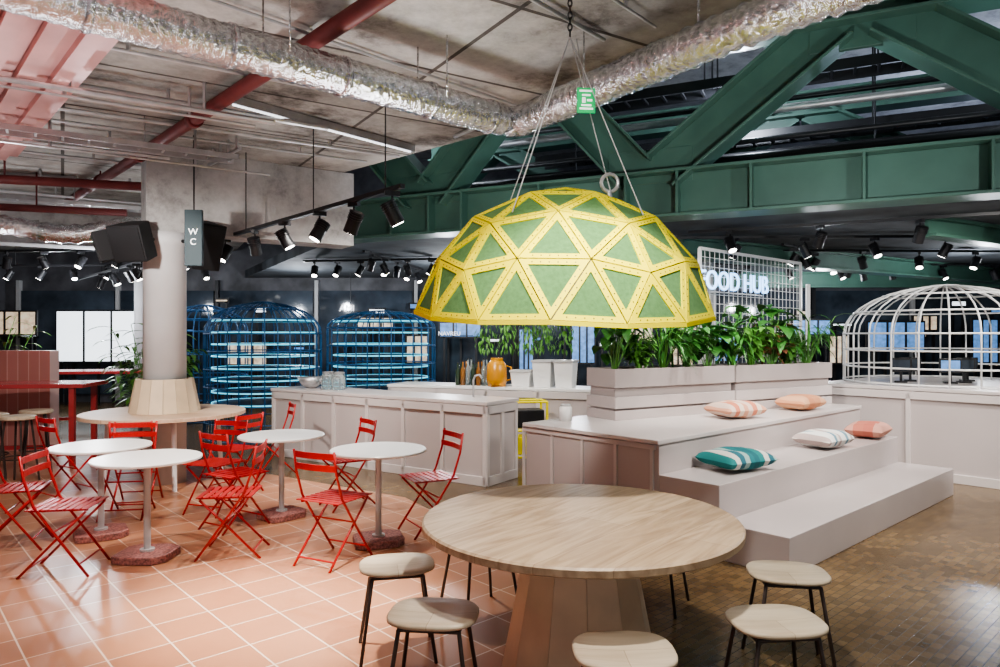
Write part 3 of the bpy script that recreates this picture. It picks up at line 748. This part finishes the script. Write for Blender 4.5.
# ---------------------------------------------------------------- speakers & hanging sign at column
def speaker(loc,rz,tilt,w,h,d,anchor):
    t=thing('loudspeaker','black loudspeaker cabinet bracketed to the column','speaker',loc,rz,group='speakers on the column')
    Rt=Matrix.Rotation(tilt,3,'Y')
    vs=[Rt@V((sx*d/2,sy*w/2*(1 if sx>0 else .62),sz*h/2)) for sz in(-1,1) for sx,sy in((-1,-1),(1,-1),(1,1),(-1,1))]
    MB().add(vs,[(3,2,1,0),(4,5,6,7),(0,1,5,4),(1,2,6,5),(2,3,7,6),(3,0,4,7)]).obj('cabinet','matteblack',parent=t,bevel=.01)
    MB().box(Rt@V((d/2+.003,0,0)),(.01,w*.9,h*.9),mat=Rt).obj('grille','matteblack',parent=t)
    al=Matrix.Rotation(-rz,3,'Z')@(V(anchor)-V(loc))
    MB().cyl((0,0,.02),al,.02).obj('bracket','black',parent=t)
speaker((-3.78,7.25,2.60),-1.8,.35,.40,.38,.26,(-3.71,7.55,2.66))
speaker((-3.20,7.55,2.60),-.6,.3,.32,.50,.26,(-3.50,7.68,2.66))
speaker((-4.15,7.42,2.58),-2.6,.3,.26,.32,.24,(-3.9,7.65,2.66))
hs=thing('hanging_sign','narrow dark teal vertical sign with white letters','sign',(-3.06,7.0,2.33),.1)
MB().box((0,0,.27),(.17,.05,.56)).obj('panel','darkteal',parent=hs,bevel=.004)
text('W',(0,-.028,.30),(math.pi/2,0,0),.09,'signwhite','lettering',parent=hs,ext=.001,align='CENTER')
text('C',(0,-.028,.20),(math.pi/2,0,0),.09,'signwhite','lettering',parent=hs,ext=.001,align='CENTER')
MB().cyl((0,0,.55),(0,0,1.30),.008).obj('rod','black',parent=hs)
# ---------------------------------------------------------------- bar items
def bottle(loc,mat,h,r,label):
    t=thing('bottle',label,'bottle',loc,0,group='bottles on the back counter')
    MB().lathe([(r,0),(r,h*.6),(r*.35,h*.75),(r*.35,h*.95)],n=16).obj('body',mat,parent=t,smooth=True)
    MB().lathe([(r*.4,h*.94),(r*.4,h)],n=12).obj('cap','black',parent=t)
def bpos(k,w,z,o=(-1.6,10.0),ang=-.35):
    return (o[0]+k*math.cos(ang)-w*math.sin(ang),o[1]+k*math.sin(ang)+w*math.cos(ang),z)
for i in range(12): bottle(bpos(1.02+.078*(i%6),.15+.12*(i//6),.93),('bottle','bottlea','jar')[i%3],.32+.03*(i%3),.035,'slim glass bottle on the back counter')
t=thing('drink_dispenser','translucent amber jug with handle and lid','jug',bpos(1.62,.1,.93))
MB().lathe([(.12,0),(.14,.1),(.13,.30),(.08,.36)],n=24).obj('body','orange',parent=t,smooth=True); MB().lathe([(.085,.36),(.085,.39)],n=20).obj('lid','orange',parent=t)
MB().tube([(.13,0,.28),(.2,0,.26),(.2,0,.1),(.14,0,.08)],.012,8).obj('handle','orange',parent=t)
for i,(k,w,h) in enumerate([(1.95,.28,.2),(2.25,.26,.34),(2.55,.26,.34)]):
    t=thing('storage_bin','white plastic storage tub on the back counter','box',bpos(k,.25,.93),-.35,group='white tubs')
    MB().add([(-w/2*.85,-.12,0),(w/2*.85,-.12,0),(w/2*.85,.12,0),(-w/2*.85,.12,0),(-w/2,-.15,h),(w/2,-.15,h),(w/2,.15,h),(-w/2,.15,h)],[(3,2,1,0),(4,5,6,7),(0,1,5,4),(1,2,6,5),(2,3,7,6),(3,0,4,7)]).obj('tub','white',parent=t,bevel=.006)
    MB().box((0,0,h+.01),(w+.02,.32,.03)).obj('lid','greymetal',parent=t,bevel=.004)
def onbar(k,w): 
    return (-3.1+k*math.cos(bang)-w*math.sin(bang),9.5+k*math.sin(bang)+w*math.cos(bang),.91)
t=thing('mixing_bowl','steel bowl on the bar counter','bowl',onbar(.45,.3)); MB().lathe([(.06,0),(.14,.06),(.19,.15),(.18,.15),(.05,.02)],n=28).obj('body','steel',parent=t,smooth=True)
for k in(.78,.98):
    t=thing('glass_jar','clear glass storage jar with lid on the bar','jar',onbar(k,.3)); MB().lathe([(.085,0),(.09,.02),(.09,.18),(.07,.21)],n=20).obj('body','jar',parent=t,smooth=True); MB().lathe([(.075,.21),(.075,.235)],n=20).obj('lid','steel',parent=t)
t=thing('sink_tap','chrome gooseneck tap on the bar','tap',onbar(3.1,.4)); MB().tube([(0,0,0),(0,0,.2),(.02,0,.25),(.07,0,.26),(.1,0,.22)],.012,8).obj('spout','steel',parent=t,smooth=True); MB().cyl((0,.02,.06),(0,.07,.08),.008).obj('lever','steel',parent=t)
t=thing('yellow_trolley','yellow frame trolley with bins behind the bar','trolley',(.36,8.8,0),.2)
mb=MB()
for x in(-.2,.2):
    for y in(-.15,.15): mb.cyl((x,y,0),(x,y,.8),.016)
for z in(.12,.45,.8):
    for y in(-.15,.15): mb.cyl((-.2,y,z),(.2,y,z),.014)
    for x in(-.2,.2): mb.cyl((x,-.15,z),(x,.15,z),.014)
mb.obj('frame','yellow',parent=t)
for z in(.14,.47): MB().box((0,0,z+.12),(.34,.26,.22)).obj('bin','yellow' if z<.3 else 'black',parent=t,bevel=.01)
t=thing('white_canister','small white canister on the counter top','canister',tuple(W(C2,.35,1.3,.8125))); MB().lathe([(.06,0),(.06,.13),(.05,.14)],n=20).obj('body','white',parent=t,smooth=True); MB().lathe([(.05,.14),(.05,.16)],n=20).obj('lid','greymetal',parent=t)
# ---------------------------------------------------------------- hall beyond: left
MB().box((-7.6,9.9,.7),(2.6,.2,1.42)).obj('tiled_partition','pinkwall',label='low pink square-tiled partition wall',cat='partition')
t=thing('communal_table','long high table with glossy red top','table',(-6.45,8.85,0),.15)
MB().box((0,0,1.0),(2.5,.8,.05)).obj('table_top','redtop',parent=t,bevel=.005)
for x in(-1.1,1.1):
    for y in(-.32,.32): MB().box((x,y,.4875),(.06,.06,.975)).obj('leg','redtop',parent=t)
MB().box((0,0,.2),(2.2,.05,.05)).obj('foot_rail','redtop',parent=t)
copy_thing(t,(-7.2,12.0,0),.2)
hst=thing('high_stool','tall stool with pale round seat and dark legs','stool',(-5.3,7.7,0),0,group='high stools at the red table')
MB().lathe([(.16,.70),(.175,.71),(.175,.735),(.16,.745)],n=28).obj('seat','seatwood',parent=hst)
for i in range(4):
    a=i*math.pi/2+.78; MB().cyl((.12*math.cos(a),.12*math.sin(a),.70),(.2*math.cos(a),.2*math.sin(a),0),.011,n=8).obj('leg','darkmetal',parent=hst)
MB().tube([(.168*math.cos(k/24*6.283),.168*math.sin(k/24*6.283),.28) for k in range(24)],.008,6,closed=True).obj('foot_ring','darkmetal',parent=hst)
for x,y in[(-5.75,7.9),(-6.2,7.85),(-6.7,8.0),(-5.5,8.3),(-7.1,7.8)]: copy_thing(hst,(x,y,0),random.uniform(0,1))
def potted(loc,h,n,label,ln=.30,wd=.05,pot=.4,mat='leaf'):
    plant((loc[0],loc[1],loc[2]+pot-.06),h,n,ln,wd,mat,label,name='potted_palm',palm=True,group='potted palms')
    z=thing('plant_pot','dark cylindrical plant pot','pot',loc); MB().lathe([(.15,0),(.2,pot),(.18,pot),(.17,pot-.08)],n=24).obj('body','mall',parent=z,smooth=True)
potted((-4.75,9.6,0),1.5,46,'tall green palm in a dark pot beside the column',ln=.36,wd=.07,mat='leaf2')
potted((-7.9,10.7,0),1.6,18,'green palm beyond the tiled partition',mat='leaf2')
for x,y in[(.1,9.9),(.42,10.0),(.95,10.2),(-.2,10.2),(.65,10.1)]:
    t=thing('hanging_plant','trailing green plant in a hanging pot','plant',(x,y,1.80),0,group='hanging plants')
    MB().lathe([(.07,0),(.11,.16),(.1,.16)],n=16).obj('pot','mall',parent=t); lf=MB()
    for i in range(90):
        az=random.uniform(0,6.28); rr=random.uniform(.03,.15); leaf(lf,(rr*math.cos(az),rr*math.sin(az),.16-random.uniform(0,.55)),az,-.5,.10,.03,1.2)
    lf.obj('foliage','leaf2',parent=t)
    MB().cyl((0,0,.12),(0,0,1.22),.004,n=5).obj('cord','black',parent=t)
def litpanel(x,y,z,w,h,mat,label,rz=0,mull=0):
    t=thing('shop_display',label,'display',(x,y,0),rz)
    MB().box((0,.03,z),(w+.08,.05,h+.08)).obj('frame','black',parent=t); MB().box((0,-.002,z),(w,.02,h)).obj('lit_face',mat,parent=t)
    for s in(-1,1): MB().box((s*w*.4,.03,(z-h/2)/2),(.05,.05,z-h/2)).obj('support','black',parent=t)
    for k in range(mull): MB().box((-w/2+w*(k+1)/(mull+1),-.02,z),(.04,.03,h)).obj('mullion','black',parent=t)
litpanel(-9.3,16.2,1.6,1.9,1.15,'bright','bright white lit shop window',mull=2)
litpanel(-7.6,16.3,1.5,.5,1.2,'screen','narrow blue lit display')
for x,y,z,w,h in[(-.9,15.8,1.75,.9,.3),(.6,16,1.3,.3,.9),(1.9,16,1.5,.5,1.0),(8.6,15.2,1.6,1.2,.6),(10.4,15,1.5,.5,.9),(6.9,15.5,1.8,.8,.3),(5.1,15.8,1.4,.5,.7),(12.0,14.5,1.6,.9,.7)]:
    litpanel(x,y,z,w,h,'screen','dim blue lit shop display',mull=2)
for x,y,z,w,h in[(-11,15.8,1.9,1.0,.5),(-5.9,16.3,1.2,.9,.5),(-2.9,16.3,1.9,.8,.25),(-1.9,16.2,1.3,.5,.6),(3.2,16.1,1.7,.6,.4),(4.2,16.2,1.2,.5,.5),(7.7,15.9,1.3,.4,.6),(9.6,15.8,1.9,.5,.3),(11.2,15.6,1.2,.6,.5)]:
    litpanel(x,y,z,w,h,'warmlit','warm lit shop shelf display',mull=2)
for i in range(26):
    x=-11.2+i*.92; litpanel(x,16.6,random.uniform(1.3,2.5),random.uniform(.2,.5),random.uniform(.03,.10),('bright','screen','warmlit')[i%3],'thin glowing strip added in front of the glazing for lights beyond it')  # random glowing strips added in place of lights beyond the glass
for body,x,z,s,w in(('AMI',-3.58,2.16,.2,.5),('NAVREU',-1.38,1.62,.13,.8)):
    t=thing('shop_sign','small white lettering on the dark far shop front','sign',(x,15.6,z)); text(body,(0,0,0),(math.pi/2,0,0),s,'signwhite','lettering',parent=t,ext=.01); MB().box((w/2-.02,.02,.0),(w,.015,.015)).obj('rail','black',parent=t)
    MB().cyl((w/2,.02,.0),(w/2,.02,3.02-z),.008).obj('rod','black',parent=t)
# ---------------------------------------------------------------- lights
def spot(loc,target,e,ang,col=(1,.95,.89),r=.05,blend=.6):
    l=bpy.data.lights.new('spot_source','SPOT'); l.energy=e; l.spot_size=math.radians(ang); l.spot_blend=blend; l.color=col; l.shadow_soft_size=r
    o=bpy.data.objects.new('light_source',l); COL.objects.link(o); o.location=loc
    o.rotation_euler=(V(target)-V(loc)).to_track_quat('-Z','Y').to_euler()
def point(loc,e,col=(1,.95,.9),r=.1):
    l=bpy.data.lights.new('point_lamp','POINT'); l.energy=e; l.color=col; l.shadow_soft_size=r
    o=bpy.data.objects.new('light_source',l); COL.objects.link(o); o.location=loc
spot((-1.25,3.6,3.1),(-1.3,4.15,0),1100,42,blend=.9,col=(1,.93,.84))
spot((-2.6,4.6,3.1),(-2.7,5.2,0),230,60,col=(1,.93,.84))
spot((-2.8,2.8,3.1),(-2.9,5.0,0),150,75)
spot((-.9,5.2,2.6),(-1.3,4.8,0),130,80)
spot((-1.9,6.8,2.6),(-2.2,6.0,0),160,90)
spot((.5,2.6,3.1),(.42,3.5,.6),240,75)
spot((1.0,1.6,3.1),(.6,2.9,.3),120,60)
spot((2.9,4.6,2.9),(2.9,6.0,.4),260,95)
spot((-.2,4.6,2.4),(.9,6.2,.4),130,70)  # added spot without a fixture, brightens the side of the stepped unit
spot((1.5,4.9,3.4),(1.6,6.3,.6),150,85)
spot((4.2,6.0,2.8),(3.9,6.9,.4),150,90)
spot((-1.5,6.5,3.3),(-1.6,8.8,.7),360,90)
spot((-.6,8.9,2.9),(-.6,9.0,.9),100,110)
spot((5.2,6.2,2.9),(5.5,8.6,1),280,90)
spot((.1,1.6,3.0),(.4,4.2,2.1),190,50)
spot((-3.3,5.2,2.6),(-3.7,7.7,1.4),280,90)
spot((2.3,6.9,2.9),(2.2,7.9,1.3),170,120)
spot((4.3,3.5,3.4),(4.2,5.0,0),150,90)
spot((2.0,4.6,2.4),(2.4,8.2,3.6),180,95,(.97,.98,1)); spot((-.4,6.6,2.5),(-.3,9.3,3.5),90,90,(.97,.98,1)); spot((4.6,3.8,2.4),(4.2,7.2,3.8),160,95,(.97,.98,1))  # spots added without fixtures to brighten the near face of the truss
for x,y,e in[(-1.2,2.2,55),(-2.8,4.4,58),(-.6,4.6,60),(-4.6,6.4,52),(-1.7,7.2,42),(-6.5,8.5,52),(.9,2.6,40),(-4.0,9.3,35)]:
    spot((x,y,2.2),(x,y,5),e,150,(.97,.98,1),r=.15,blend=1)  # added upward spots with no fixtures, they lighten the slab underside
for x,y in[(-6.5,11.2),(-1,13.3),(3.5,12),(8,11.5),(-8.5,13.3),(1.5,14.3),(-4.2,14.6),(6.5,14.2)]: point((x,y,2.4),95,(.9,.94,1))
point((3.0,8.8,4.6),150,(.8,.88,1)); point((6.5,6.5,4.6),150,(.85,.9,1)); point((8,11,4.6),260,(.65,.75,1)); point((-1.5,11.5,4.6),120,(.8,.88,1))
point((-3.6,2.8,3.0),35,(1,.4,.35))
w=bpy.data.worlds.new('world'); scene.world=w; w.use_nodes=True
bg=w.node_tree.nodes['Background']; bg.inputs[0].default_value=(.92,.95,1,1); bg.inputs[1].default_value=.38
